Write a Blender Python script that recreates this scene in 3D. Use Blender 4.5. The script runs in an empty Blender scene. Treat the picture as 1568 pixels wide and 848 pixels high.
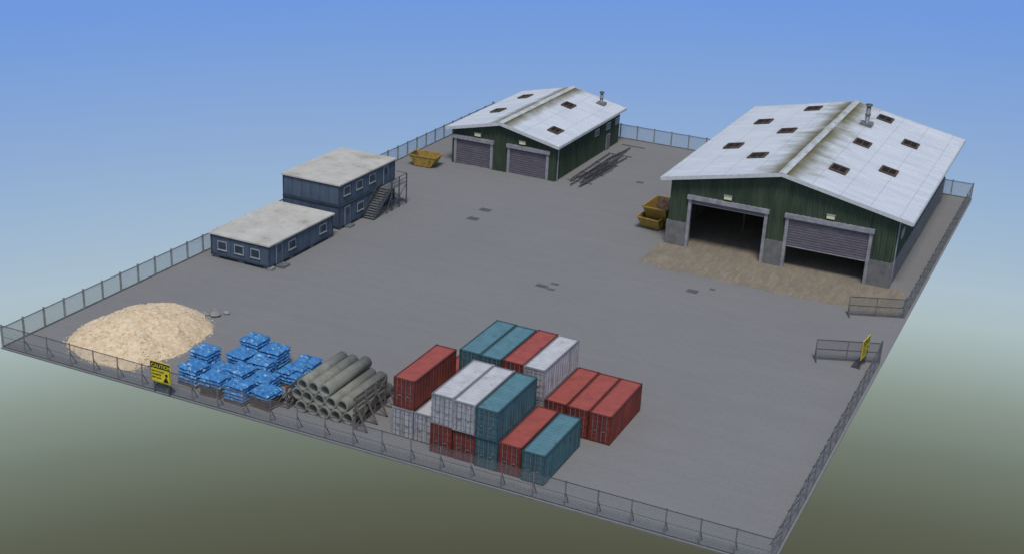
import bpy, math, random
from mathutils import Vector, Matrix, noise
random.seed(7)
sc=bpy.context.scene
sc.view_settings.view_transform='Standard'; sc.view_settings.look='None'; sc.view_settings.exposure=0
COL=sc.collection

# ---------------------------------------------------------------- materials
def nodes(name):
    m=bpy.data.materials.new(name); m.use_nodes=True
    nt=m.node_tree; b=nt.nodes['Principled BSDF']; return m,nt,b
def lin(r,g,b):
    f=lambda c:(c/255/12.92 if c/255<=.04045 else ((c/255+.055)/1.055)**2.4)
    return (f(r),f(g),f(b),1)
def N(nt,t,**k):
    n=nt.nodes.new(t)
    for a,v in k.items(): setattr(n,a,v)
    return n
def math_(nt,op,a,b=None,clamp=False):
    n=N(nt,'ShaderNodeMath',operation=op); n.use_clamp=clamp
    for i,v in enumerate((a,b)):
        if v is None: continue
        if isinstance(v,(int,float)): n.inputs[i].default_value=v
        else: nt.links.new(v,n.inputs[i])
    return n.outputs[0]
def mix(nt,fac,a,b,bt='MIX'):
    n=N(nt,'ShaderNodeMix',data_type='RGBA',blend_type=bt)
    for s,v in ((n.inputs[0],fac),(n.inputs[6],a),(n.inputs[7],b)):
        if isinstance(v,(int,float)): s.default_value=v
        elif isinstance(v,(tuple,list)): s.default_value=v
        else: nt.links.new(v,s)
    return n.outputs[2]
def noisefac(nt,vec,scale,lo,hi,detail=5,stretch=(1,1,1),rough=.6):
    mp=N(nt,'ShaderNodeMapping'); nt.links.new(vec,mp.inputs[0]); mp.inputs['Scale'].default_value=stretch
    n=N(nt,'ShaderNodeTexNoise'); n.inputs['Scale'].default_value=scale; n.inputs['Detail'].default_value=detail
    n.inputs['Roughness'].default_value=rough
    nt.links.new(mp.outputs[0],n.inputs[0])
    r=N(nt,'ShaderNodeMapRange'); r.inputs[1].default_value=lo; r.inputs[2].default_value=hi
    nt.links.new(n.outputs[0],r.inputs[0]); return r.outputs[0]
def bump(nt,b,h,strength=.4,dist=.05):
    n=N(nt,'ShaderNodeBump'); n.inputs['Strength'].default_value=strength; n.inputs['Distance'].default_value=dist
    nt.links.new(h,n.inputs['Height']); nt.links.new(n.outputs[0],b.inputs['Normal'])
def M(name,c1,c2=None,scale=1.5,rough=.8,metal=0,stretch=(1,1,1),dirt=None,dirtlo=.55,dirthi=.75,dscale=.6,dstretch=None,bmp=0,obj=False):
    m,nt,b=nodes(name)
    vec=(N(nt,'ShaderNodeTexCoord').outputs['Object'] if obj else N(nt,'ShaderNodeNewGeometry').outputs['Position'])
    if obj:
        oi=N(nt,'ShaderNodeObjectInfo'); ad=N(nt,'ShaderNodeVectorMath',operation='ADD')
        cb=N(nt,'ShaderNodeCombineXYZ'); k=math_(nt,'MULTIPLY',oi.outputs['Random'],50.)
        nt.links.new(k,cb.inputs[0]); nt.links.new(k,cb.inputs[2])
        nt.links.new(vec,ad.inputs[0]); nt.links.new(cb.outputs[0],ad.inputs[1]); vec=ad.outputs[0]
    c2=c2 or tuple(x*.75 for x in c1[:3])+(1,)
    f=noisefac(nt,vec,scale,.35,.65,stretch=stretch)
    c=mix(nt,f,c2,c1)
    if dirt:
        d=noisefac(nt,vec,dscale,dirtlo,dirthi,detail=7,stretch=dstretch or stretch,rough=.7)
        c=mix(nt,d,c,dirt)
    nt.links.new(c,b.inputs['Base Color']); b.inputs['Roughness'].default_value=rough; b.inputs['Metallic'].default_value=metal
    b.inputs['Specular IOR Level'].default_value=.25
    if bmp: bump(nt,b,noisefac(nt,vec,scale*8,0,1),bmp)
    return m

m_green=M('green_cladding',(.056,.083,.054,1),(.034,.054,.036,1),.8,.75,stretch=(1,1,.3),dirt=(.12,.12,.095,1),dirtlo=.55,dirthi=.85,dscale=1.2,dstretch=(3,3,.3))
m_trim=M('steel_trim',(.34,.34,.38,1),(.22,.22,.25,1),1.5,.6)
m_shut=M('shutter_steel',(.20,.185,.22,1),(.14,.13,.16,1),1.2,.55,stretch=(1,1,3),dirt=(.1,.09,.09,1))
m_block=M('concrete_block',(.20,.20,.20,1),(.14,.14,.145,1),1.2,.95,dirt=(.08,.075,.07,1),bmp=.3)
m_conc=M('pale_concrete',(.34,.34,.32,1),(.24,.24,.22,1),1.5,.95,dirt=(.14,.13,.11,1),bmp=.3)
m_dark=M('dark_void',(.02,.02,.022,1),(.012,.012,.013,1))
m_glass=M('window_glass',(.05,.07,.09,1),(.02,.03,.04,1),1,.15)
m_white=M('white_paint',(.62,.64,.66,1),(.5,.52,.54,1),2,.6)
m_winf=M('window_frame',(.36,.40,.43,1),(.26,.29,.32,1),2,.6)
m_lamp=M('lamp_diffuser',(.75,.75,.48,1),(.65,.66,.4,1),2,.4)
m_rust=M('rusty_frame',(.15,.10,.07,1),(.06,.042,.033,1),3,.9)
m_cabin=M('cabin_blue',(.090,.126,.180,1),(.062,.088,.130,1),.7,.7,stretch=(1,1,.4),dirt=(.16,.17,.18,1),dirtlo=.56,dirthi=.82,dscale=1.5,dstretch=(2,2,.4))
m_cabtrim=M('cabin_trim',(.06,.080,.11,1),(.035,.05,.072,1),1,.7)
m_cabroof=M('cabin_roof',(.62,.60,.55,1),(.50,.48,.43,1),.9,.9,dirt=(.28,.25,.205,1),dirtlo=.5,dirthi=.72,dscale=.45)
m_mid=M('galvanised_steel',(.24,.25,.26,1),(.15,.16,.17,1),2,.5,.2)
m_steel=M('dark_steel',(.13,.13,.14,1),(.075,.075,.08,1),2,.6,.2)
m_wood=M('weathered_timber',(.20,.185,.17,1),(.11,.10,.092,1),3,.9,stretch=(1,.3,1))
m_pallet=M('pallet_timber',(.26,.16,.12,1),(.13,.07,.05,1),3,.9)
m_yellow=M('yellow_skip_paint',(.50,.33,.08,1),(.36,.23,.055,1),1.5,.6,dirt=(.16,.10,.045,1),dirtlo=.5,dirthi=.7,dscale=1.5)
m_signy=M('sign_yellow',(.75,.62,.03,1),(.65,.5,.02,1),1.5,.5)
m_black=M('sign_black',(.02,.02,.02,1),(.012,.012,.012,1),1.5,.6)
m_pipe=M('pipe_concrete',(.29,.29,.25,1),(.19,.19,.165,1),1.2,.95,dirt=(.11,.11,.09,1),bmp=.3)
m_pole=M('bar_steel',(.19,.18,.18,1),(.11,.10,.10,1),1.2,.6,.2)

def roofmat(name,rx,half):
    m,nt,b=nodes(name); pos=N(nt,'ShaderNodeNewGeometry').outputs['Position']
    sp=N(nt,'ShaderNodeSeparateXYZ'); nt.links.new(pos,sp.inputs[0])
    base=mix(nt,noisefac(nt,pos,.5,.3,.7,stretch=(.35,1.5,1)),(.53,.58,.65,1),(.65,.69,.745,1))
    dx=math_(nt,'ABSOLUTE',math_(nt,'SUBTRACT',sp.outputs[0],rx))
    near=N(nt,'ShaderNodeMapRange'); near.inputs[1].default_value=0; near.inputs[2].default_value=half*.42; near.inputs[3].default_value=.34; near.inputs[4].default_value=-.14
    nt.links.new(dx,near.inputs[0])
    nz=noisefac(nt,pos,.42,0,1,detail=8,stretch=(.5,1.3,1),rough=.7)
    t=math_(nt,'ADD',nz,near.outputs[0])
    r=N(nt,'ShaderNodeMapRange'); r.inputs[1].default_value=.54; r.inputs[2].default_value=.98; nt.links.new(t,r.inputs[0])
    c=mix(nt,r.outputs[0],base,(.17,.165,.085,1))
    nb=N(nt,'ShaderNodeMapRange'); nb.inputs[1].default_value=.5; nb.inputs[2].default_value=1.9; nb.inputs[3].default_value=1; nb.inputs[4].default_value=0
    nt.links.new(dx,nb.inputs[0])
    nn=noisefac(nt,pos,.3,.22,.5,stretch=(1,.6,1))
    c=mix(nt,math_(nt,'MULTIPLY',nb.outputs[0],math_(nt,'MULTIPLY',nn,.95)),c,(.125,.11,.038,1))
    lap=math_(nt,'LESS_THAN',math_(nt,'FRACT',math_(nt,'MULTIPLY',dx,1/3.1)),.03)
    c=mix(nt,math_(nt,'MULTIPLY',lap,.35),c,(.25,.27,.3,1))
    nt.links.new(c,b.inputs['Base Color']); b.inputs['Roughness'].default_value=.6; b.inputs['Specular IOR Level'].default_value=.2
    return m
m_roofB=roofmat('corrugated_roof_large',-29.5,13.3); m_roofS=roofmat('corrugated_roof_small',-68.6,7.8)
m_cap=M('ridge_cap',(.62,.66,.70,1),(.48,.50,.50,1),.7,.6,dirt=(.22,.21,.12,1),dirtlo=.5,dirthi=.75,dscale=.5)

# ground
def groundmat():
    m,nt,b=nodes('yard_paving'); pos=N(nt,'ShaderNodeNewGeometry').outputs['Position']
    br=N(nt,'ShaderNodeTexBrick'); nt.links.new(pos,br.inputs[0])
    br.inputs['Scale'].default_value=1; br.inputs['Brick Width'].default_value=1.3; br.inputs['Row Height'].default_value=.65
    br.inputs['Mortar Size'].default_value=.035; br.inputs['Color1'].default_value=(.232,.231,.233,1); br.inputs['Color2'].default_value=(.250,.249,.250,1); br.inputs['Mortar'].default_value=(.198,.197,.199,1)
    c=br.outputs[0]
    c=mix(nt,.45,c,(.240,.239,.240,1))
    bd=noisefac(nt,pos,.5,.4,.6,detail=3,stretch=(.06,1.6,1)); c=mix(nt,math_(nt,'MULTIPLY',bd,.22),c,(.270,.269,.268,1))
    big=noisefac(nt,pos,.07,.4,.7,detail=6); c=mix(nt,math_(nt,'MULTIPLY',big,.35),c,(.212,.211,.214,1))
    st=noisefac(nt,pos,.3,.6,.8,detail=8,rough=.7); c=mix(nt,math_(nt,'MULTIPLY',st,.25),c,(.18,.178,.178,1))
    nt.links.new(c,b.inputs['Base Color']); b.inputs['Roughness'].default_value=.95; b.inputs['Specular IOR Level'].default_value=.15
    return m
m_ground=groundmat()
def apronmat():
    m,nt,b=nodes('worn_brick_apron'); pos=N(nt,'ShaderNodeNewGeometry').outputs['Position']
    mp=N(nt,'ShaderNodeMapping'); nt.links.new(pos,mp.inputs[0]); mp.inputs['Rotation'].default_value=(0,0,math.pi/2)
    br=N(nt,'ShaderNodeTexBrick'); nt.links.new(mp.outputs[0],br.inputs[0])
    br.inputs['Scale'].default_value=1; br.inputs['Brick Width'].default_value=.9; br.inputs['Row Height'].default_value=.3
    br.inputs['Mortar Size'].default_value=.02; br.inputs['Color1'].default_value=(.33,.28,.205,1); br.inputs['Color2'].default_value=(.25,.21,.155,1); br.inputs['Mortar'].default_value=(.18,.155,.12,1)
    c=mix(nt,noisefac(nt,pos,.6,.4,.7,detail=7,stretch=(1.6,.4,1)),br.outputs[0],(.205,.18,.145,1))
    nt.links.new(c,b.inputs['Base Color']); b.inputs['Roughness'].default_value=.95
    return m
m_apron=apronmat()
def meshmat(name,col,k,t,base=0.0):
    m,nt,b=nodes(name); pos=N(nt,'ShaderNodeNewGeometry').outputs['Position']
    sp=N(nt,'ShaderNodeSeparateXYZ'); nt.links.new(pos,sp.inputs[0])
    u=math_(nt,'ADD',sp.outputs[0],sp.outputs[1])
    a=math_(nt,'FRACT',math_(nt,'MULTIPLY',math_(nt,'ADD',u,sp.outputs[2]),k))
    c=math_(nt,'FRACT',math_(nt,'MULTIPLY',math_(nt,'SUBTRACT',u,sp.outputs[2]),k))
    w=math_(nt,'MAXIMUM',math_(nt,'LESS_THAN',a,t),math_(nt,'LESS_THAN',c,t))
    nt.links.new(w,b.inputs['Alpha']); b.inputs['Base Color'].default_value=col; b.inputs['Roughness'].default_value=.6
    b.inputs['Metallic'].default_value=.2
    return m
m_chain=meshmat('chain_link_mesh',(.22,.225,.23,1),4.5,.15)
m_chaing=meshmat('gate_mesh',(.13,.135,.14,1),4.5,.17)
m_slat=meshmat('fine_mesh_panel',(.38,.40,.41,1),8,.30)

# ---------------------------------------------------------------- mesh builder
class B:
    def __init__(s,name,parent=None): s.name=name; s.p=parent; s.v=[]; s.f=[]; s.mi=[]; s.m=[]; s.sm=[]
    def mat(s,m):
        if m not in s.m: s.m.append(m)
        return s.m.index(m)
    def face(s,pts,m,smooth=False):
        i=len(s.v); s.v+= [tuple(p) for p in pts]; s.f.append(tuple(range(i,i+len(pts)))); s.mi.append(s.mat(m)); s.sm.append(smooth)
    def hexa(s,p,m):
        i=len(s.v); s.v+=[tuple(q) for q in p]
        for f in ((3,2,1,0),(4,5,6,7),(0,1,5,4),(1,2,6,5),(2,3,7,6),(3,0,4,7)):
            s.f.append(tuple(i+k for k in f)); s.mi.append(s.mat(m)); s.sm.append(False)
    def box(s,x0,x1,y0,y1,z0,z1,m):
        s.hexa([(x0,y0,z0),(x1,y0,z0),(x1,y1,z0),(x0,y1,z0),(x0,y0,z1),(x1,y0,z1),(x1,y1,z1),(x0,y1,z1)],m)
    def beam(s,a,b,w,m,h=None):
        a=Vector(a);b=Vector(b);d=(b-a).normalized(); h=h or w
        u=Vector((0,0,1)) if abs(d.z)<.95 else Vector((0,1,0))
        r=d.cross(u).normalized(); t=r.cross(d)
        r*=w/2; t*=h/2
        s.hexa([a-r-t,a+r-t,b+r-t,b-r-t,a-r+t,a+r+t,b+r+t,b-r+t],m)
    def tube(s,a,b,r,m,n=8,cap=True,ri=None):
        a=Vector(a);b=Vector(b);d=(b-a).normalized()
        u=Vector((0,0,1)) if abs(d.z)<.95 else Vector((0,1,0))
        e=d.cross(u).normalized(); t=e.cross(d); i=len(s.v)
        rs=[(a,r),(b,r)]
        if ri: rs=[(a,ri),(a,r),(b,r),(b,ri)]
        for c,rr in rs:
            for k in range(n):
                q=2*math.pi*k/n; s.v.append(tuple(c+e*rr*math.cos(q)+t*rr*math.sin(q)))
        L=len(rs)
        for j in range(L if ri else L-1):
            for k in range(n):
                j2=(j+1)%L; k2=(k+1)%n
                s.f.append((i+j*n+k,i+j*n+k2,i+j2*n+k2,i+j2*n+k)); s.mi.append(s.mat(m)); s.sm.append(ri is None or j in(1,3))
        if cap and not ri:
            s.f.append(tuple(i+k for k in range(n))); s.f.append(tuple(i+n+k for k in range(n)))
            s.mi+= [s.mat(m)]*2; s.sm+=[False]*2
    def mesh(s):
        me=bpy.data.meshes.new(s.name); me.from_pydata(s.v,[],s.f)
        for m in s.m: me.materials.append(m)
        for p,i,sm in zip(me.polygons,s.mi,s.sm): p.material_index=i; p.use_smooth=sm
        me.update(); return me
    def done(s,loc=(0,0,0),rot=0):
        o=bpy.data.objects.new(s.name,s.mesh()); COL.objects.link(o)
        o.location=loc; o.rotation_euler=(0,0,rot)
        if s.p: o.parent=s.p
        return o
def empty(name,loc=(0,0,0),rot=0):
    e=bpy.data.objects.new(name,None); COL.objects.link(e); e.location=loc; e.rotation_euler=(0,0,rot); e.empty_display_size=.5; return e

# ---------------------------------------------------------------- ground
g=B('yard_ground')
P=[(-82.15,74.2),(-14.3,75.5),(-13.6,168.4),(-81.8,168.4)]
g.face([(x,y,0) for x,y in P],m_ground)
for i in range(4):
    a,b=P[i],P[(i+1)%4]; g.face([(a[0],a[1],-.12),(b[0],b[1],-.12),(b[0],b[1],0),(a[0],a[1],0)],m_block)
g.face([(x,y,-.12) for x,y in reversed(P)],m_block)
g.done()
ap=B('brick_apron')
pts=[]
xs=[-42.2+i*.45 for i in range(61)]
for x in xs: pts.append((x,123.6+.35*noise.noise(Vector((x*.9,0,0)))+random.uniform(-.18,.18)+(.5 if x<-40 else 0),.005))
pts=[(x,y,z) for x,y,z in pts if x<-15.2]
n=len(pts)
for i in range(n-1):
    a,b=pts[i],pts[i+1]; ap.face([a,b,(b[0],131.29,.005),(a[0],131.29,.005)],m_apron)
ap.done()

# ---------------------------------------------------------------- sheds
def corr(bd,a,b,out,zb,zt,m,period=.62,depth=.09,breaks=()):
    a=Vector(a);b=Vector(b);L=(b-a).length;d=(b-a)/L;o=Vector(out)
    S=[];s=0
    while s<L:
        for q,h in ((0,0),(.52,0),(.62,1),(.9,1),(1.0,0)):
            if s+q*period<=L: S.append((s+q*period,h))
        s+=period
    S.append((L,0))
    for k in breaks:
        S.append((k-.0005,0)); S.append((k+.0005,0))
    S.sort()
    for (s0,h0),(s1,h1) in zip(S,S[1:]):
        if s1-s0<1e-5: continue
        mid=(s0+s1)/2
        p=a+d*s0+o*h0*depth; q=a+d*s1+o*h1*depth; z=zb(mid)
        bd.face([(p.x,p.y,z),(q.x,q.y,z),(q.x,q.y,zt(s1)),(p.x,p.y,zt(s0))],m)

def shed(name,x0,x1,y0,y1,ez,rz,rx,ex0,ex1,ey0,ey1,doors,doorh,block,mroof,skyl,skyr,chim,wins,sdoor,lights,shut,sky):
    E=empty(name)
    def zr(x): return ez+(rz-ez)*((x-ex0)/(rx-ex0) if x<rx else (ex1-x)/(ex1-rx))
    w=B('cladding_walls',E)
    def zt(x): return zr(x)-.28
    def indoor(x):
        for a,b in doors:
            if a<x<b: return True
    fr=lambda s: (doorh if indoor(x0+s) else block)
    br=[d-x0 for dd in doors for d in dd]
    corr(w,(x0,y0,0),(rx,y0,0),(0,-1,0),fr,lambda s:zt(x0+s),m_green,breaks=[b for b in br if b<rx-x0])
    corr(w,(rx,y0,0),(x1,y0,0),(0,-1,0),lambda s:fr(s+rx-x0),lambda s:zt(rx+s),m_green,breaks=[b-(rx-x0) for b in br if b>rx-x0])
    corr(w,(x1,y0,0),(x1,y1,0),(1,0,0),lambda s:block,lambda s:zt(x1),m_green)
    corr(w,(x0,y1,0),(x0,y0,0),(-1,0,0),lambda s:block,lambda s:zt(x0),m_green)
    corr(w,(x1,y1,0),(rx,y1,0),(0,1,0),lambda s:block,lambda s:zt(x1-s),m_green)
    corr(w,(rx,y1,0),(x0,y1,0),(0,1,0),lambda s:block,lambda s:zt(rx-s),m_green)
    w.done()
    if block>0:
        bl=B('block_base',E); t=.14
        edges=[x0]+[d for dd in doors for d in dd]+[x1]
        for i in range(0,len(edges),2):
            bl.box(edges[i]-(t if i==0 else 0),edges[i+1]+(t if i==len(edges)-2 else 0),y0-t,y0+.25,0,block,m_block)
        bl.box(x1-.2,x1+t,y0+.25,y1,0,block,m_block); bl.box(x0-t,x0+.2,y0+.25,y1,0,block,m_block); bl.box(x0-t,x1+t,y1,y1+t,0,block,m_block)
        bl.done()
    r=B('corrugated_roof',E); th=.22
    for (xa,xb) in ((ex0,rx),(rx,ex1)):
        A=Vector((xa,0,zr(xa)));Bv=Vector((xb,0,zr(xb)))
        r.hexa([(xa,ey0,A.z-th),(xb,ey0,Bv.z-th),(xb,ey1,Bv.z-th),(xa,ey1,A.z-th),(xa,ey0,A.z),(xb,ey0,Bv.z),(xb,ey1,Bv.z),(xa,ey1,A.z)],mroof)
        y=ey0+.1
        while y<ey1-.3:
            h=.055
            r.hexa([(xa,y,A.z+.001),(xb,y,Bv.z+.001),(xb,y+.26,Bv.z+.001),(xa,y+.26,A.z+.001),(xa,y+.06,A.z+h),(xb,y+.06,Bv.z+h),(xb,y+.2,Bv.z+h),(xa,y+.2,A.z+h)],mroof)
            y+=.62
    r.done()
    tr=B('roof_trim',E)
    for (xa,xb) in ((ex0,rx),(rx,ex1)):
        for yy in (ey0-.06,ey1):
            za,zb_=zr(xa),zr(xb)
            tr.hexa([(xa,yy,za-.34),(xb,yy,zb_-.34),(xb,yy+.06,zb_-.34),(xa,yy+.06,za-.34),(xa,yy,za+.07),(xb,yy,zb_+.07),(xb,yy+.06,zb_+.07),(xa,yy+.06,za+.07)],m_white)
    for xx,s in ((ex0,-1),(ex1,1)):
        a=min(xx,xx+s*.16); tr.box(a,a+.16,ey0-.06,ey1+.06,ez-.3,ez+.02,m_white)
    cw=.42
    for s in (-1,1):
        xe=rx+s*cw; z=zr(xe)
        tr.hexa([(rx,ey0-.08,rz+.07),(xe,ey0-.08,z+.07),(xe,ey1+.08,z+.07),(rx,ey1+.08,rz+.07),(rx,ey0-.08,rz+.17),(xe,ey0-.08,z+.10),(xe,ey1+.08,z+.10),(rx,ey1+.08,rz+.17)],m_cap)
    tr.done()
    k=B('skylights',E)
    for (cx,cy) in skyl+skyr:
        hw,hl=sky
        slope=(zr(cx+.1)-zr(cx-.1))/.2
        def P3(dx,dy,h): return (cx+dx-slope*h*.9,cy+dy,zr(cx+dx)+h)
        def slab(a,b,c,d,h0,h1,m): k.hexa([P3(a,c,h0),P3(b,c,h0),P3(b,d,h0),P3(a,d,h0),P3(a,c,h1),P3(b,c,h1),P3(b,d,h1),P3(a,d,h1)],m)
        t=.22
        slab(-hw,hw,-hl,-hl+t,.03,.2,m_rust); slab(-hw,hw,hl-t,hl,.03,.2,m_rust)
        slab(-hw,-hw+t,-hl+t,hl-t,.03,.2,m_rust); slab(hw-t,hw,-hl+t,hl-t,.03,.2,m_rust)
        slab(-hw+t,hw-t,-hl+t,hl-t,.03,.09,m_dark)
        slab(-.05,.05,-hl+t,hl-t,.09,.14,m_rust)
    k.done()
    c=B('flue_chimney',E); cx,cy,cr,chh=chim; z=zr(cx)
    c.box(cx-cr*2.6,cx+cr*2.6,cy-cr*2.6,cy+cr*2.6,z-.3,z+.35,m_mid)
    c.tube((cx,cy,z+.35),(cx,cy,z+chh),cr,m_mid,12)
    c.tube((cx,cy,z+chh*.55),(cx,cy,z+chh*.62),cr*1.25,m_steel,12)
    c.tube((cx,cy,z+chh+.12),(cx,cy,z+chh+.3),cr*1.5,m_steel,12)
    for q in range(4):
        a=q*math.pi/2; c.beam((cx+cr*.8*math.cos(a),cy+cr*.8*math.sin(a),z+chh),(cx+cr*.8*math.cos(a),cy+cr*.8*math.sin(a),z+chh+.13),.05,m_steel)
    c.done()
    for i,(a,b) in enumerate(doors):
        d=B('roller_shutter_%d'%(i+1),E)
        d.box(a-.32,a+.02,y0-.26,y0+.02,0,doorh+.05,m_trim); d.box(b-.02,b+.32,y0-.26,y0+.02,0,doorh+.05,m_trim)
        d.box(a-.45,b+.45,y0-.42,y0-.0,doorh+.05,doorh+.5,m_trim)
        lo=shut[i]; z=lo
        while z<doorh:
            z1=min(z+.28,doorh+.04)
            d.hexa([(a+.02,y0-.06,z),(b-.02,y0-.06,z),(b-.02,y0+.02,z),(a+.02,y0+.02,z),(a+.02,y0-.13,z1-.05),(b-.02,y0-.13,z1-.05),(b-.02,y0+.02,z1),(a+.02,y0+.02,z1)],m_shut)
            z+=.28
        d.box(a+.02,b-.02,y0-.15,y0+.03,lo-.08 if lo>.1 else .0,lo,m_trim)
        d.done()
    l=B('wall_lights',E)
    for x in lights:
        zz=doorh+.95; l.box(x-.42,x+.42,y0-.28,y0-.085,zz-.2,zz+.2,m_lamp); l.box(x-.48,x+.48,y0-.33,y0-.08,zz+.2,zz+.28,m_trim)
    l.done()
    ww=B('side_windows',E)
    for (y,z) in wins:
        ww.box(x1+.09,x1+.15,y-.75,y+.75,z-.45,z+.45,m_white); ww.box(x1+.15,x1+.17,y-.66,y+.66,z-.36,z+.36,m_glass); ww.box(x1+.17,x1+.19,y-.03,y+.03,z-.36,z+.36,m_white)
    for (y,hh) in sdoor:
        ww.box(x1+.15,x1+.24,y-.65,y+.65,0,hh+.1,m_trim); ww.box(x1+.24,x1+.27,y-.52,y+.52,.05,hh,m_shut)
    ww.box(x1+.1,x1+.22,y0+.3,y0+.42,.1,ez-.3,m_trim)
    ww.done()
    return E
big=shed('industrial_warehouse',-41.6,-17.2,131.3,166.4,7.65,10.4,-29.5,-42.5,-15.7,130.5,167.2,
  [(-39.1,-30.9),(-28.3,-19.8)],5.55,2.75,m_roofB,
  [(-38.6,144.1),(-38.6,157),(-34.3,138.7),(-34.2,151),(-34.1,163.6)],
  [(-25.1,163.6),(-25.2,150.4),(-25.2,138.3),(-20.7,156.8),(-20.8,143.8)],(-26.4,158.4,.28,2.3),
  [(135.2,4.9),(140.5,4.8),(146,4.8),(151.5,4.8),(157,4.8)],[(164.3,2.3)],[-35.1,-24.0],[5.2,2.5],(.95,1.15))
ib=B('warehouse_interior',big)
for x in (-41.2,-35.3,-29.6,-23.6,-17.5):
    for y in (140,153): ib.box(x-.12,x+.12,y-.15,y+.15,.006,7.2,m_steel)
ib.face([(-41.3,131.31,.004),(-17.5,131.31,.004),(-17.5,166.2,.004),(-41.3,166.2,.004)],m_apron)
ib.done()
small=shed('storage_shed',-75.6,-61.0,144.4,166.0,4.75,6.5,-68.6,-76.2,-60.5,143.7,166.8,
  [(-74.9,-70.0),(-67.3,-62.2)],3.35,0.0,m_roofS,
  [(-73.4,161.5),(-73.0,152.2)],[(-65.8,158.9),(-63.0,148.4)],(-63.2,164.3,.22,1.5),
  [(157.6,3.3),(161.6,3.3),(165.,3.3)],[(161.6,2.1)],[-71.9,-65.6],[0.08,.08],(.75,1.0))

# ---------------------------------------------------------------- fences
def fence(name,a,b,h,kind,step=2.5,inward=(0,1)):
    F=B(name); a=Vector((a[0],a[1],0)); b=Vector((b[0],b[1],0)); L=(b-a).length; d=(b-a)/L
    n=max(1,round(L/step)); iw=Vector((inward[0],inward[1],0))
    for i in range(n+1):
        p=a+d*(L*i/n); lean=Vector((random.uniform(-.03,.03),random.uniform(-.03,.03),0))
        if kind=='chain':
            F.tube(p,p+Vector((0,0,h+.08))+lean,.05,m_steel,6)
            if 0<i<n: F.beam(p+Vector((0,0,h*.62)),p+iw*.7+Vector((0,0,.02)),.06,m_steel)
        else:
            F.box(p.x-.07,p.x+.07,p.y-.07,p.y+.07,0,h+.12,m_conc)
    up=Vector((0,0,1))
    if kind=='chain':
        F.face([a+up*.05,b+up*.05,b+up*h,a+up*h],m_chain)
        for z,w in ((h,.05),(.08,.04),(h*.5,.025)): F.beam(a+up*z,b+up*z,w,m_steel)
    else:
        F.face([a+up*.03,b+up*.03,b+up*h,a+up*h],m_slat)
        for z in (h-.03,.1): F.beam(a+up*z+iw*.03,b+up*z+iw*.03,.07,m_mid)
    return F.done()
fence('chain_link_fence',(-82.05,74.35),(-14.45,75.65),2.05,'chain',inward=(0,1))
fence('chain_link_fence',(-14.45,75.65),(-14.3,112.1),2.05,'chain',inward=(-1,0))
fence('chain_link_fence',(-14.2,124.3),(-13.75,168.2),2.0,'chain',inward=(-1,0))
fence('mesh_panel_fence',(-82.05,74.35),(-81.6,168.2),1.85,'pal',inward=(1,0))
fence('mesh_panel_fence',(-81.6,168.2),(-13.75,168.2),2.0,'pal',inward=(0,-1))
def gate(hinge,end):
    G=B('mesh_gate'); a=Vector((*hinge,0)); b=Vector((*end,0)); up=Vector((0,0,1)); d=(b-a).normalized()
    G.tube(a,a+up*2.2,.09,m_steel,8)
    h0,h1=.15,1.95
    a1=a+d*.15; m=(a1+b)/2
    for p in (a1,m,b): G.tube(p+up*h0,p+up*h1,.05,m_steel,6)
    for z in (h0,h1,1.05): G.beam(a1+up*z,b+up*z,.07,m_steel)
    G.face([a1+up*h0,b+up*h0,b+up*h1,a1+up*h1],m_chaing)
    n=Vector((-d.y,d.x,0))
    G.beam(b+up*1.3,b+n*.8+up*.02,.06,m_steel); G.beam(b-n*.7+up*.04,b+n*.8+up*.04,.07,m_steel)
    G.done()
gate((-14.25,124.1),(-19.3,121.9)); gate((-14.35,112.2),(-19.7,109.9))

# ---------------------------------------------------------------- signs
def sign(loc,rot):
    E=empty('caution_sign',loc,rot)
    b=B('board',E)
    b.box(-1.0,1.0,-.04,.04,1.0,2.85,m_signy)
    b.box(-.94,.94,-.052,-.04,2.25,2.79,m_black)
    b.box(-.94,.94,-.05,-.04,1.03,1.07,m_black)
    for s in (-1,1): b.box(s*.96-.02,s*.96+.02,-.05,-.04,1.03,2.8,m_black)
    b.face([(.25,-.046,1.15),(.88,-.046,1.15),(.565,-.046,1.68)],m_black)
    b.tube((.62,-.05,1.8),(.62,-.041,1.8),.14,m_black,10)
    b.done()
    p=B('posts',E)
    for s in (-1,1): p.box(s*.75-.05,s*.75+.05,.045,.13,0,2.6,m_steel)
    p.done()
    for txt,sz,x,z,m in (("CAUTION",.44,-.88,2.36,m_signy),("HEAVY PLANT",.2,-.88,1.93,m_black),("CROSSING",.2,-.88,1.65,m_black),("KEEP CLEAR",.18,-.88,1.38,m_black)):
        c=bpy.data.curves.new('lettering','FONT'); c.body=txt; c.size=sz; c.offset=.008; c.materials.append(m)
        o=bpy.data.objects.new('lettering',c); COL.objects.link(o); o.parent=E; o.location=(x,-.058,z); o.rotation_euler=(math.pi/2,0,0)
    f=B('foot_board',E)
    f.hexa([(-.7,.25,0.01),(.7,.25,.01),(.7,.9,.01),(-.7,.9,.01),(-.7,.2,.75),(.7,.2,.75),(.7,.3,.78),(-.7,.3,.78)],m_steel); f.done()
sign((-64.9,74.45,0),0); sign((-15.5,110.6,0),math.radians(84))

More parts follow.
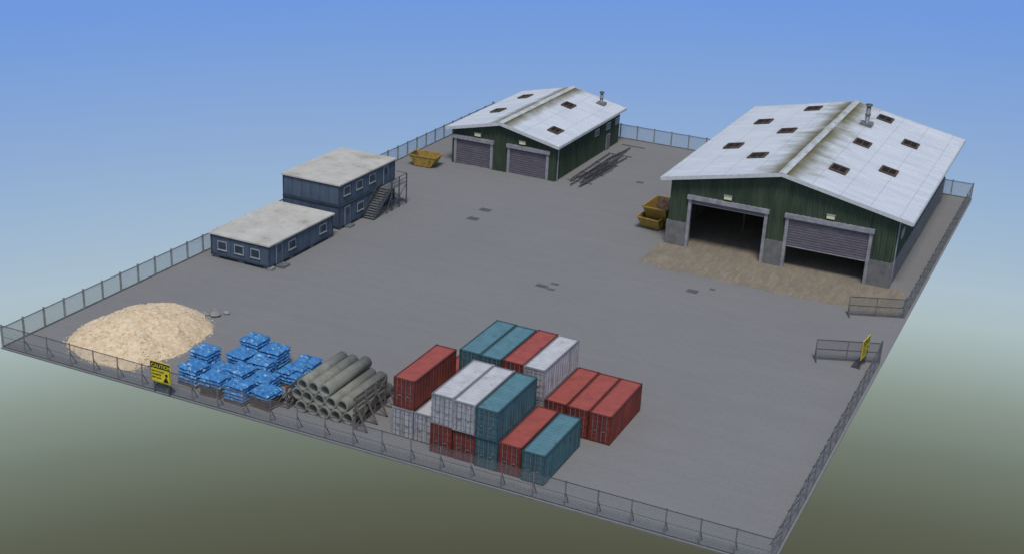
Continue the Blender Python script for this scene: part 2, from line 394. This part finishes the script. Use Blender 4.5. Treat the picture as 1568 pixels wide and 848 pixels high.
# ---------------------------------------------------------------- cabins
def window(bd,axis,c,u,z,w=1.1,h=.9):
    def bx(u0,u1,z0,z1,d0,d1,m):
        if axis=='x': bd.box(c+d0,c+d1,u0,u1,z0,z1,m)
        else: bd.box(u0,u1,c-d1,c-d0,z0,z1,m)
    bx(u-w/2,u+w/2,z-h/2,z+h/2,0.02,.07,m_winf)
    bx(u-w/2+.1,u+w/2-.1,z-h/2+.1,z+h/2-.1,.07,.085,m_glass)
    bx(u-w/2-.05,u+w/2+.05,z-h/2-.07,z-h/2,.02,.12,m_winf)
def cabdoor(bd,c,u,z0):
    bd.box(c+.02,c+.07,u-.55,u+.55,z0,z0+2.12,m_winf); bd.box(c+.07,c+.09,u-.46,u+.46,z0+.03,z0+2.02,m_cabin)
    bd.box(c+.09,c+.10,u-.28,u+.28,z0+1.15,z0+1.8,m_glass); bd.box(c+.09,c+.13,u+.3,u+.38,z0+.95,z0+1.05,m_mid)
def module(bd,x0,x1,y0,y1,z0,z1):
    bd.box(x0,x1,y0,y1,z0,z1,m_cabin)
    for z in (z0,z1-.18):
        for (a,b,c,d) in ((x0-.04,x1+.04,y0-.04,y0),(x0-.04,x1+.04,y1,y1+.04),(x0-.04,x0,y0,y1),(x1,x1+.04,y0,y1)):
            bd.box(a,b,c,d,z,z+.18,m_cabtrim)
    for x in (x0,x1):
        for y in (y0,y1): bd.box(x-.06,x+.06,y-.06,y+.06,z0-.01,z1+.01,m_cabtrim)
    y=y0+1.2
    while y<y1-.6: bd.box(x1,x1+.018,y-.025,y+.025,z0+.18,z1-.18,m_cabtrim); y+=1.2
    x=x0+1.2
    while x<x1-.6: bd.box(x-.025,x+.025,y0-.018,y0,z0+.18,z1-.18,m_cabtrim); x+=1.2
E=empty('site_cabin')
c=B('cabin_body',E); module(c,-80.4,-73.25,101.0,112.6,.32,2.55)
for x in (-79.9,-76.8,-73.7):
    for y in (101.4,105,108.8,112.2): c.box(x-.35,x+.35,y-.3,y+.3,0,.315,m_block)
c.box(-73.34,-72.9,100.8,101.6,0,.31,m_conc)
for u,z in ((-79.0,1.5),(-76.9,1.5),(-74.9,1.5)): window(c,'y',101.0,u,z,1.15,.95)
window(c,'x',-73.25,105.0,1.6,1.3,.95); window(c,'x',-73.25,110.7,1.6,1.3,.95); cabdoor(c,-73.25,102.7,.35)
c.box(-73.25,-72.3,102.1,103.3,0,.25,m_mid)
c.done()
r=B('cabin_roof',E); r.box(-80.6,-73.05,100.8,112.8,2.562,2.72,m_cabroof); r.done()
E=empty('two_storey_site_cabin')
c=B('cabin_body',E); module(c,-81.1,-73.8,114.8,126.6,.25,2.65); module(c,-81.1,-73.8,114.8,126.6,2.75,5.1)
for x in (-80.5,-74.2):
    for y in (115.2,119,123,126.2): c.box(x-.35,x+.35,y-.3,y+.3,0,.245,m_block)
c.box(-81.2,-73.65,114.7,126.7,2.66,2.74,m_cabtrim)
for y in (116.3,118.9,121.6): window(c,'x',-73.8,y,4.2,1.3,1.0)
cabdoor(c,-73.8,124.6,2.78)
cabdoor(c,-73.8,116.4,.28); window(c,'x',-73.8,119.1,1.6,1.3,.95); window(c,'x',-73.8,123.2,1.6,1.3,.95)
c.box(-73.8,-73.1,115.9,117,0,.2,m_mid)
c.done()
r=B('cabin_roof',E); r.box(-81.3,-73.6,114.6,126.8,5.112,5.27,m_cabroof); r.done()
s=B('external_staircase',E)
xa,xb=-73.7,-72.25; n=13; ys,ye=119.6,123.4
for i in range(n):
    t=(i+.5)/n; y=ys+(ye-ys)*t; z=2.68*(i+1)/n; s.box(xa+.12,xb-.07,y-.17,y+.17,z-.05,z,m_mid)
for x in (xa+.08,xb-.04):
    s.beam((x,ys-.1,.05),(x,ye,2.65),.07,m_steel,.26)
    s.beam((x,ys-.1,1.0),(x,ye,3.65),.06,m_steel); s.beam((x,ys-.1,.6),(x,ye,3.2),.04,m_steel)
    for t in (0,.33,.66,1): 
        y=ys+(ye-ys)*t; z=2.68*t; s.beam((x,y,z),(x,y,z+1.0),.05,m_steel)
s.box(xa,xb,ye,126.9,2.60,2.70,m_mid)
for (x,y) in ((xb,ye+.05),(xb,126.8),(xb,125.1)):
    s.beam((x,y,0),(x,y,3.75),.11,m_steel)
s.beam((xb,ye,3.7),(xb,126.85,3.7),.06,m_steel); s.beam((xb,ye,3.2),(xb,126.85,3.2),.05,m_steel); s.beam((xb,126.85,3.7),(xa,126.85,3.7),.06,m_steel)
s.beam((xb,ye+.05,.1),(xb,126.8,2.5),.07,m_steel); s.beam((xb,126.8,.1),(xb,ye+.05,2.5),.07,m_steel)
s.beam((xb,ye+.1,2.0),(xb-.0,ye-1.2,0),.07,m_steel)
s.done()

# ---------------------------------------------------------------- containers
def container_mesh(name,c1,c2,ctop,cdark):
    body=M(name+'_sides',c1,c2,.9,.65,obj=True,stretch=(1,1,.35),dirt=cdark,dirtlo=.5,dirthi=.72,dscale=1.6,dstretch=(1.6,1.6,.3))
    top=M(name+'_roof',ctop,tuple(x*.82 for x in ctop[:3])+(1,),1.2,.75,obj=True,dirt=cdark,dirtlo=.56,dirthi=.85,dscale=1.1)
    fr=M(name+'_frame',tuple(x*.75 for x in c1[:3])+(1,),tuple(x*.55 for x in c2[:3])+(1,),2,.65,obj=True,dirt=cdark,dirtlo=.6,dirthi=.8)
    frt=M(name+'_toprail',tuple(x*.42 for x in ctop[:3])+(1,),tuple(x*.34 for x in ctop[:3])+(1,),2,.65,obj=True)
    b=B(name); W,L,Hh=1.86,6.85,2.48; p=.11
    for x in (0,W-p):
        for y in (0,L-p): b.box(x,x+p,y,y+p,0,Hh,fr)
    for x in (0,W-p):
        b.box(x,x+p,p,L-p,0,.14,fr); b.box(x,x+p,p,L-p,Hh-.1,Hh,frt)
    for y in (0,L-p):
        b.box(p,W-p,y,y+p,0,.14,fr); b.box(p,W-p,y,y+p,Hh-.12,Hh,frt)
    b.box(p,W-p,p,L-p,.02,.1,m_dark)
    def side(x,s):
        y=p; 
        while y<L-p-.05:
            y2=min(y+.46,L-p); q=(y2-y)
            ys=[y,y+q*.35,y+q*.5,y+q*.85,y2]; hs=[0,0,1,1,0]
            for i in range(4):
                xa=x+s*hs[i]*.055; xb=x+s*hs[i+1]*.055
                b.face([(xa,ys[i],.14),(xb,ys[i+1],.14),(xb,ys[i+1],Hh-.1),(xa,ys[i],Hh-.1)],body)
            y=y2
    side(W-.075,1); side(.075,-1)
    x=p
    while x<W-p-.05:
        x2=min(x+.41,W-p); q=x2-x; xs=[x,x+q*.35,x+q*.5,x+q*.85,x2]; hs=[0,0,1,1,0]
        for i in range(4): b.face([(xs[i],L-.07+hs[i]*.05,.14),(xs[i+1],L-.07+hs[i+1]*.05,.14),(xs[i+1],L-.07+hs[i+1]*.05,Hh-.12),(xs[i],L-.07+hs[i]*.05,Hh-.12)],body)
        x=x2
    b.box(p,W/2-.015,.05,.09,.14,Hh-.12,body); b.box(W/2+.015,W-p,.05,.09,.14,Hh-.12,body); b.box(W/2-.015,W/2+.015,.07,.08,.14,Hh-.12,m_dark)
    for z in (.5,1.05,1.6,2.05):
        for xx in (p+.05,W/2+.06): b.box(xx,xx+W/2-p-.12,.028,.05,z,z+.06,fr)
    for xx in (.33,.72,1.1,1.5):
        b.tube((xx,.0,.1),(xx,.0,Hh-.08),.026,m_steel,6)
        for z in (.2,1.2,Hh-.25): b.box(xx-.05,xx+.05,-.02,.05,z,z+.07,fr)
    for xx in (.45,1.2): b.box(xx,xx+.22,-.045,-.015,1.02,1.09,m_mid)
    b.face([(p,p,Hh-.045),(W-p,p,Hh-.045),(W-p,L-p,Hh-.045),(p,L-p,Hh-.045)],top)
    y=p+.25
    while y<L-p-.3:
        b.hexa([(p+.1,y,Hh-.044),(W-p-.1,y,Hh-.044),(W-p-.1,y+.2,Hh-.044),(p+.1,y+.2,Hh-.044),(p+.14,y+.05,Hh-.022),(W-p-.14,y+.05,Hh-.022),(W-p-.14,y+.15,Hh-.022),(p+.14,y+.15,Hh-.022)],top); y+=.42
    for x in (0,W-.16):
        for y in (0,L-.16): b.box(x-.006,x+.166,y-.006,y+.166,Hh-.12,Hh+.012,fr); b.box(x-.006,x+.166,y-.006,y+.166,-.0,.13,fr)
    return b.mesh()
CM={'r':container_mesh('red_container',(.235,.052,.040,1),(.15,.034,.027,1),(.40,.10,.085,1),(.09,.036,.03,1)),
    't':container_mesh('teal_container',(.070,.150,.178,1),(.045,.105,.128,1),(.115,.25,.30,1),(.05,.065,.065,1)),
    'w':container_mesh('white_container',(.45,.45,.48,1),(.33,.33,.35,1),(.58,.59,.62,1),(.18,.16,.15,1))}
def cont(col,x,y,lv,j=.03):
    o=bpy.data.objects.new('shipping_container',CM[col]); COL.objects.link(o)
    o.location=(x+random.uniform(-j,j),y+random.uniform(-.1,.1),lv*2.505); o.rotation_euler=(0,0,random.uniform(-.004,.004))
fx=[-45.45,-43.5,-41.6,-39.65,-37.7,-35.75,-33.8]
cont('w',fx[0],78.3,0); cont('w',fx[1],78.2,0); cont('r',fx[0],78.25,1)
cont('r',fx[2],77.45,0); cont('w',fx[2],77.45,1); cont('r',fx[3],77.3,0); cont('w',fx[3],77.3,1)
cont('t',fx[4],77.2,0); cont('t',fx[4],77.1,1); cont('r',fx[5],77.2,0); cont('t',fx[6],77.2,0)
bxs=[-43.4,-41.5,-39.55,-37.62]
for x,c1,c2 in zip(bxs,'trrw','ttrw'): cont(c1,x,85.3,0); cont(c2,x,85.3,1)
cont('r',-45.35,85.4,0)
for x in (-35.7,-33.78,-31.85): cont('r',x,85.3,0)

# ---------------------------------------------------------------- sand pile
def sandmat():
    m,nt,b=nodes('sand_heap'); pos=N(nt,'ShaderNodeNewGeometry').outputs['Position']
    v=N(nt,'ShaderNodeTexVoronoi'); v.inputs['Scale'].default_value=4.5; mp=N(nt,'ShaderNodeMapping'); mp.inputs['Scale'].default_value=(1,1,1.6); nt.links.new(pos,mp.inputs[0])
    ns=N(nt,'ShaderNodeTexNoise'); ns.inputs['Scale'].default_value=2.; nt.links.new(pos,ns.inputs[0])
    md=mix(nt,.25,mp.outputs[0],ns.outputs['Color']); nt.links.new(md,v.inputs['Vector'])
    r=N(nt,'ShaderNodeSeparateColor'); nt.links.new(v.outputs['Color'],r.inputs[0])
    c=mix(nt,r.outputs[0],(.68,.52,.33,1),(.84,.70,.50,1))
    c=mix(nt,math_(nt,'MULTIPLY',noisefac(nt,pos,.8,.45,.7,detail=8,rough=.7),.6),c,(.72,.53,.33,1))
    c=mix(nt,math_(nt,'MULTIPLY',noisefac(nt,pos,5,.6,.75,detail=4),.5),c,(.46,.33,.20,1))
    nt.links.new(c,b.inputs['Base Color']); b.inputs['Roughness'].default_value=1; b.inputs['Specular IOR Level'].default_value=.1
    bump(nt,b,v.outputs['Distance'],.4,.08)
    return m
m_sand=sandmat()
m_sandl=M('loose_chips',(.84,.72,.54,1),(.70,.56,.38,1),4,1)
S=B('sand_pile'); cx,cy=-73.6,82.6; foot=[(-77.6,77.2),(-74.7,76.1),(-72.0,75.95),(-69.9,76.4),(-68.9,79.4),(-68.5,83.4),(-70.4,87.9),(-73.2,89.2),(-75.9,88.8),(-79.0,82.8),(-79.0,79.5)]
ang=sorted([(math.atan2(y-cy,x-cx),math.hypot(x-cx,y-cy)) for x,y in foot])
def frad(a):
    for i in range(len(ang)):
        a0,r0=ang[i]; a1,r1=ang[(i+1)%len(ang)]
        if a1<=a0: a1+=2*math.pi
        aa=a if a>=a0 else a+2*math.pi
        if a0<=aa<=a1:
            t=(aa-a0)/(a1-a0); t=t*t*(3-2*t); return r0+(r1-r0)*t
    return 5
def sand_z(t,x,y):
    h=1.95*(1-math.exp(-2.3*(1-t)))/(1-math.exp(-2.3)) if t<1 else 0
    k=min(1,(1-t)*4)
    h+=k*(.26*noise.noise(Vector((x*.45,y*.45,1)))+.12*noise.noise(Vector((x*1.3,y*1.3,4)))+.07*noise.noise(Vector((x*3.1,y*3.1,7))))
    return max(h,0)+.006
NA,NR=150,46
for j in range(NR+1):
    t=j/NR
    for i in range(NA):
        a=-math.pi+2*math.pi*i/NA; r=frad(a)*t*(1+.05*noise.noise(Vector((math.cos(a)*4,math.sin(a)*4,0))))
        x,y=cx+r*math.cos(a),cy+r*math.sin(a); S.v.append((x,y,sand_z(t,x,y)))
mi=S.mat(m_sand)
for j in range(NR):
    for i in range(NA):
        a=j*NA+i;b_=j*NA+(i+1)%NA; S.f.append((a,b_,b_+NA,a+NA)); S.mi.append(mi); S.sm.append(False)
for _ in range(2200):
    a=random.uniform(-math.pi,math.pi); t=min(1.06,math.sqrt(random.random())*1.06); r=frad(a)*t
    x,y=cx+r*math.cos(a),cy+r*math.sin(a); z=sand_z(min(t,.999),x,y) if t<1 else 0
    s=random.uniform(.04,.12); q=random.uniform(0,6.28); dx,dy=math.cos(q)*s,math.sin(q)*s
    S.face([(x-dx,y-dy,z),(x+dy*.6,y-dx*.6,z+s*.1),(x+dx,y+dy,z+s*.4),(x-dy*.6,y+dx*.6,z+s*.35)],m_sandl if random.random()<.6 else m_sand)
S.done()
R=B('rubble_rocks')
for (x,y,s) in ((-70.9,89.2,.45),(-71.5,89.9,.32),(-70.3,90.1,.28),(-71.6,89.0,.2)):
    n0=len(R.v); 
    for j in range(5):
        for i in range(8):
            th=math.pi*j/4; ph=2*math.pi*i/8; k=1+.35*noise.noise(Vector((x*3+math.sin(th)*math.cos(ph)*1.5,y+math.sin(th)*math.sin(ph)*1.5,math.cos(th)*1.5)))
            R.v.append((x+s*k*1.3*math.sin(th)*math.cos(ph),y+s*k*math.sin(th)*math.sin(ph),max(0.002,s*.45+s*.6*k*math.cos(th))))
    mi=R.mat(m_conc)
    for j in range(4):
        for i in range(8):
            R.f.append((n0+j*8+i,n0+j*8+(i+1)%8,n0+(j+1)*8+(i+1)%8,n0+(j+1)*8+i)); R.mi.append(mi); R.sm.append(False)
R.done()

# ---------------------------------------------------------------- bags
def bagmat():
    m,nt,b=nodes('blue_plastic_bag'); tc=N(nt,'ShaderNodeNewGeometry').outputs['Position']
    c=mix(nt,noisefac(nt,tc,1.6,.35,.65),(.035,.165,.42,1),(.075,.29,.60,1))
    c=mix(nt,noisefac(nt,tc,2.1,.60,.66,detail=3,stretch=(1,1.6,1.3)),c,(.36,.56,.76,1))
    c=mix(nt,noisefac(nt,tc,3.3,.60,.68,detail=3),c,(.02,.06,.2,1))
    nt.links.new(c,b.inputs['Base Color']); b.inputs['Roughness'].default_value=.4
    bump(nt,b,noisefac(nt,tc,6,0,1,detail=4),.5,.06)
    return m
m_bag=bagmat()
def bag(bd,c,rot,l,w,h,tilt=0):
    n0=len(bd.v); nu,nv=8,6
    cr,sr=math.cos(rot),math.sin(rot)
    for side in (1,-1):
        for i in range(nu+1):
            for j in range(nv+1):
                u=i/nu*2-1;v=j/nv*2-1
                z=(max(0,(1-u**4))*max(0,(1-v**4)))**.5
                pin=1-.10*(1-abs(u))*abs(v)**2 ; 
                x=u*l/2*(1-.07*(1-v*v)*abs(u)); y=v*w/2*pin
                z=side*z*h/2*(1+.15*noise.noise(Vector((c[0]*3+x*3,c[1]*3+y*3,c[2]))))+tilt*u
                bd.v.append((c[0]+x*cr-y*sr,c[1]+x*sr+y*cr,c[2]+z))
    mi=bd.mat(m_bag); K=(nu+1)*(nv+1)
    for k in (0,K):
        for i in range(nu):
            for j in range(nv):
                a=n0+k+i*(nv+1)+j; q=(a,a+nv+1,a+nv+2,a+1); bd.f.append(q if k==0 else q[::-1]); bd.mi.append(mi); bd.sm.append(True)
def bagstack(x,y,layers,pal=1,rot=0):
    E=empty('pallet_of_bags',(x,y,0),rot); p=B('pallet',E); z0=0
    for yy in (-.85,0,.85): p.box(-.98,.98,yy-.07,yy+.07,z0+.03,z0+.15,m_pallet)
    for i in range(7): xx=-.9+i*.3; p.box(xx-.11,xx+.11,-.95,.95,z0+.153,z0+.19,m_pallet)
    for i in (-.85,0,.85): p.box(i-.09,i+.09,-.94,.94,z0+.0,z0+.028,m_pallet)
    z0+=.19
    if pal>1:
        p.box(-.9,.9,-.88,.88,z0+.002,z0+.62,m_pallet)
        for i in range(6): p.box(-.93,.93,-.92,-.885,z0+.05+i*.1,z0+.1+i*.1,m_rust); p.box(.905,.94,-.88,.9,z0+.05+i*.1,z0+.1+i*.1,m_rust)
        z0+=.62
    p.done()
    b=B('blue_bags',E)
    for l in range(layers):
        z=z0+.17+l*.29
        if l%2==0: L=[(-.48,-.62,0),(-.48,0,0),(-.48,.62,0),(.48,-.62,0),(.48,0,0),(.48,.62,0)]
        else: L=[(-.62,-.48,1.57),(0,-.48,1.57),(.62,-.48,1.57),(-.62,.48,1.57),(0,.48,1.57),(.62,.48,1.57)]
        if l==layers-1: L=random.sample(L,random.choice((5,6,6)))
        for (a,c,r) in L: bag(b,(a+random.uniform(-.04,.04),c+random.uniform(-.04,.04),z+random.uniform(-.02,.03)),r+random.uniform(-.08,.08),1.06,.70,.37,random.uniform(-.03,.03))
    b.done()
for (x,y,l,pal) in ((-64.7,79.9,6,1),(-64.0,77.5,5,1),(-62.5,83.9,6,1),(-60.2,83.6,5,1),(-62.1,81.5,5,1),(-59.9,81.3,5,1),(-57.0,81.6,4,1),(-62.6,79.3,3,1),(-60.4,79.0,5,1),(-58.2,79.2,4,1),(-61.3,76.9,3,2),(-58.9,76.9,5,1),(-56.6,77.3,2,2),(-57.2,84,3,1)):
    bagstack(x,y,l,pal,random.uniform(-.12,.12))

# ---------------------------------------------------------------- pipes
E=empty('concrete_pipe_stack'); r_=.53
rows=[([-53.5+1.07*i for i in range(5)],.54),([-52.97+1.07*i for i in range(4)],1.46),([-52.43+1.07*i for i in range(2)],2.38)]
k=0
for xs_,z in rows:
    for x in xs_:
        k+=1; p=B('pipe_%d'%k,E); y0=77.7+random.uniform(-.15,.15); y1=83.9+random.uniform(-.2,.2)
        p.tube((x,y0,z),(x,y1,z),r_,m_pipe,28,ri=r_-.11)
        p.done()
k+=1; p=B('pipe_%d'%k,E); p.tube((-53.98,77.8,1.47),(-53.98,83.8,1.47),r_*.95,m_pipe,28,ri=r_-.13); p.done()
k+=1; p=B('pipe_%d'%k,E); p.tube((-53.48,77.8,2.38),(-53.48,83.8,2.38),r_*.98,m_pipe,28,ri=r_-.13); p.done()
def rack(x,y0,y1,h,s,planks):
    b=B('timber_rack')
    n=4
    for i in range(n):
        y=y0+(y1-y0)*i/(n-1)
        b.beam((x,y,0),(x+s*.12,y,h),.13,m_wood); b.beam((x+s*.1,y,h*.8),(x+s*1.15,y,.03),.11,m_wood); b.beam((x,y,.08),(x+s*1.2,y,.08),.11,m_wood)
    for j in range(planks):
        z=.3+(h-.35)*j/(planks-1); b.beam((x-s*.09+s*.12*z/h,y0-.2,z),(x-s*.09+s*.12*z/h,y1+.2,z),.05,m_wood,.26)
    b.beam((x+s*.1,y0,.2),(x+s*.2,y1,h-.1),.05,m_wood,.16)
    b.done()
rack(-48.35,77.4,82.0,2.75,1,6)
rack(-54.75,77.6,80.5,1.9,-1,4)

# ---------------------------------------------------------------- skips
def skip(x,y,z,rot,Lh=2.0,Wh=1.0,h=1.35):
    b=B('yellow_skip'); t=.07
    bl,bw=Lh*.58,Wh*.85
    def ring(l,w,z): return [(-l,-w,z),(l,-w,z),(l,w,z),(-l,w,z)]
    o0=ring(bl,bw,.1); o1=ring(Lh,Wh,h); i0=ring(bl-t,bw-t,.18); i1=ring(Lh-t,Wh-t,h)
    for i in range(4):
        j=(i+1)%4
        b.face([o0[i],o0[j],o1[j],o1[i]],m_yellow); b.face([i0[j],i0[i],i1[i],i1[j]],m_rust if i%2 else m_yellow); b.face([o1[i],o1[j],i1[j],i1[i]],m_yellow)
    b.face(o0[::-1],m_yellow); b.face(i0,m_rust)
    for s in (-1,1):
        b.beam((-Lh-.04,s*(Wh+.03),h-.02),(Lh+.04,s*(Wh+.03),h-.02),.12,m_yellow)
        b.beam((s*(Lh+.02),-Wh,h-.02),(s*(Lh+.02),Wh,h-.02),.12,m_yellow)
        b.box(-bl,bl,s*bw*.6-.08,s*bw*.6+.08,0,.1,m_yellow)
        for q in (-.5,0,.5):
            b.beam((q*bl*1.2,s*(bw+.04),.12),(q*Lh,s*(Wh+.04),h-.05),.11,m_yellow)
        for q in (-.45,.45): b.tube((q*Lh*1.3,s*(Wh+.02),h*.68),(q*Lh*1.3,s*(Wh+.24),h*.68),.07,m_steel,8)
    b.done((x,y,z),rot)
skip(-77.7,141.2,0,.08,1.9,1.15,1.5)
skip(-44.5,135.9,0,math.pi/2-.12,2.3,1.35,1.5); skip(-44.2,136.5,.95,math.pi/2-.04,2.3,1.4,1.7)

# ---------------------------------------------------------------- steel bars on ground
E=empty('steel_bar_pile'); b=B('bars',E)
for y in (146,150,155,160,165): b.box(-59.9,-56.6,y-.08,y+.08,.0,.12,m_wood)
for i in range(16):
    x=random.uniform(-59.5,-57.3); y=143.6+random.uniform(0,9); L=random.uniform(9,14); x2=x+random.uniform(-.3,.9)
    if y+L>167.3: L=167.3-y
    z=.17+random.uniform(0,.12); b.tube((x,y,z),(x2,y+L,z+random.uniform(-.02,.05)),random.uniform(.05,.085),m_pole,6)
b.done()
# ---------------------------------------------------------------- drain covers
m_cov=M('cast_iron',(.12,.118,.118,1),(.075,.075,.075,1),4,.8)
for (x,y,w,l) in ((-63.2,126.4,.7,.55),(-63.4,129.9,.7,.55),(-48.1,112.3,.65,.4),(-47.0,112.0,.45,.3),(-47.2,113.5,.45,.28),(-34.5,119.3,.6,.5),(-32.9,120.9,.3,.3),(-51.8,150.3,.5,.4)):
    b=B('drain_cover'); b.box(x-w,x+w,y-l,y+l,-.02,.006,m_block); 
    b.box(x-w+.08,x+w-.08,y-l+.08,y+l-.08,.0062,.012,m_cov)
    for i in range(5):
        xx=x-w+.2+i*(2*w-.4)/4; b.box(xx-.03,xx+.03,y-l+.12,y+l-.12,.0122,.025,m_block)
    b.done()

# ---------------------------------------------------------------- world
w=bpy.data.worlds.new('World'); sc.world=w; w.use_nodes=True; nt=w.node_tree; nt.nodes.clear()
out=N(nt,'ShaderNodeOutputWorld')
sunv=Vector((.22,-.48,1)).normalized()
sky=N(nt,'ShaderNodeTexSky'); sky.sky_type='NISHITA'; sky.sun_disc=False
sky.sun_elevation=math.asin(sunv.z); sky.sun_rotation=math.atan2(sunv.x,sunv.y)
bg1=N(nt,'ShaderNodeBackground'); bg1.inputs[1].default_value=.10; nt.links.new(sky.outputs[0],bg1.inputs[0])
tc=N(nt,'ShaderNodeTexCoord'); dp=N(nt,'ShaderNodeVectorMath',operation='DOT_PRODUCT'); nt.links.new(tc.outputs['Generated'],dp.inputs[0]); dp.inputs[1].default_value=(-.0439,-.0210,.9976)
mr=N(nt,'ShaderNodeMapRange'); mr.inputs[1].default_value=-.6; mr.inputs[2].default_value=-.15; nt.links.new(dp.outputs['Value'],mr.inputs[0])
cr=N(nt,'ShaderNodeValToRGB'); nt.links.new(mr.outputs[0],cr.inputs[0])
stops=[(-.60,(78,79,64)),(-.557,(82,84,69)),(-.517,(93,98,84)),(-.475,(112,122,110)),(-.4355,(137,150,142)),(-.4084,(157,173,170)),(-.3856,(172,189,192)),(-.3625,(171,191,204)),(-.3156,(156,182,209)),(-.2683,(141,171,212)),(-.2209,(127,162,216)),(-.1736,(112,154,221))]
el=cr.color_ramp.elements
while len(el)>1: el.remove(el[-1])
for i,(z,c) in enumerate(stops):
    p=(z+.6)/.45
    e=el[0] if i==0 else el.new(p); e.position=p; e.color=lin(*c)
bg2=N(nt,'ShaderNodeBackground'); nt.links.new(cr.outputs[0],bg2.inputs[0]); bg2.inputs[1].default_value=1
mf=N(nt,'ShaderNodeMapRange'); mf.inputs[1].default_value=-.12; mf.inputs[2].default_value=-.0; nt.links.new(dp.outputs['Value'],mf.inputs[0])
ms=N(nt,'ShaderNodeMixShader'); nt.links.new(mf.outputs[0],ms.inputs[0]); nt.links.new(bg2.outputs[0],ms.inputs[1]); nt.links.new(bg1.outputs[0],ms.inputs[2]); nt.links.new(ms.outputs[0],out.inputs[0])
sl=bpy.data.lights.new('sun','SUN'); sl.energy=2.0; sl.angle=math.radians(16); sl.color=(1,.95,.87)
so=bpy.data.objects.new('sun',sl); COL.objects.link(so); so.rotation_euler=sunv.to_track_quat('Z','Y').to_euler(); so.location=(0,60,80)

# ---------------------------------------------------------------- camera
cd=bpy.data.cameras.new('camera'); co=bpy.data.objects.new('camera',cd); COL.objects.link(co)
rt=Vector((.8997,.4340,.0489)); up=-Vector((.2033,-.3174,-.9263)); fw=Vector((-.3864,.8432,-.3736))
mtx=Matrix((rt,up,-fw)).transposed(); co.matrix_world=Matrix.Translation((0,0,50)) @ mtx.to_4x4()
cd.sensor_width=36; cd.lens=2003/1568*36; cd.clip_end=2000; cd.clip_start=.5
sc.camera=co
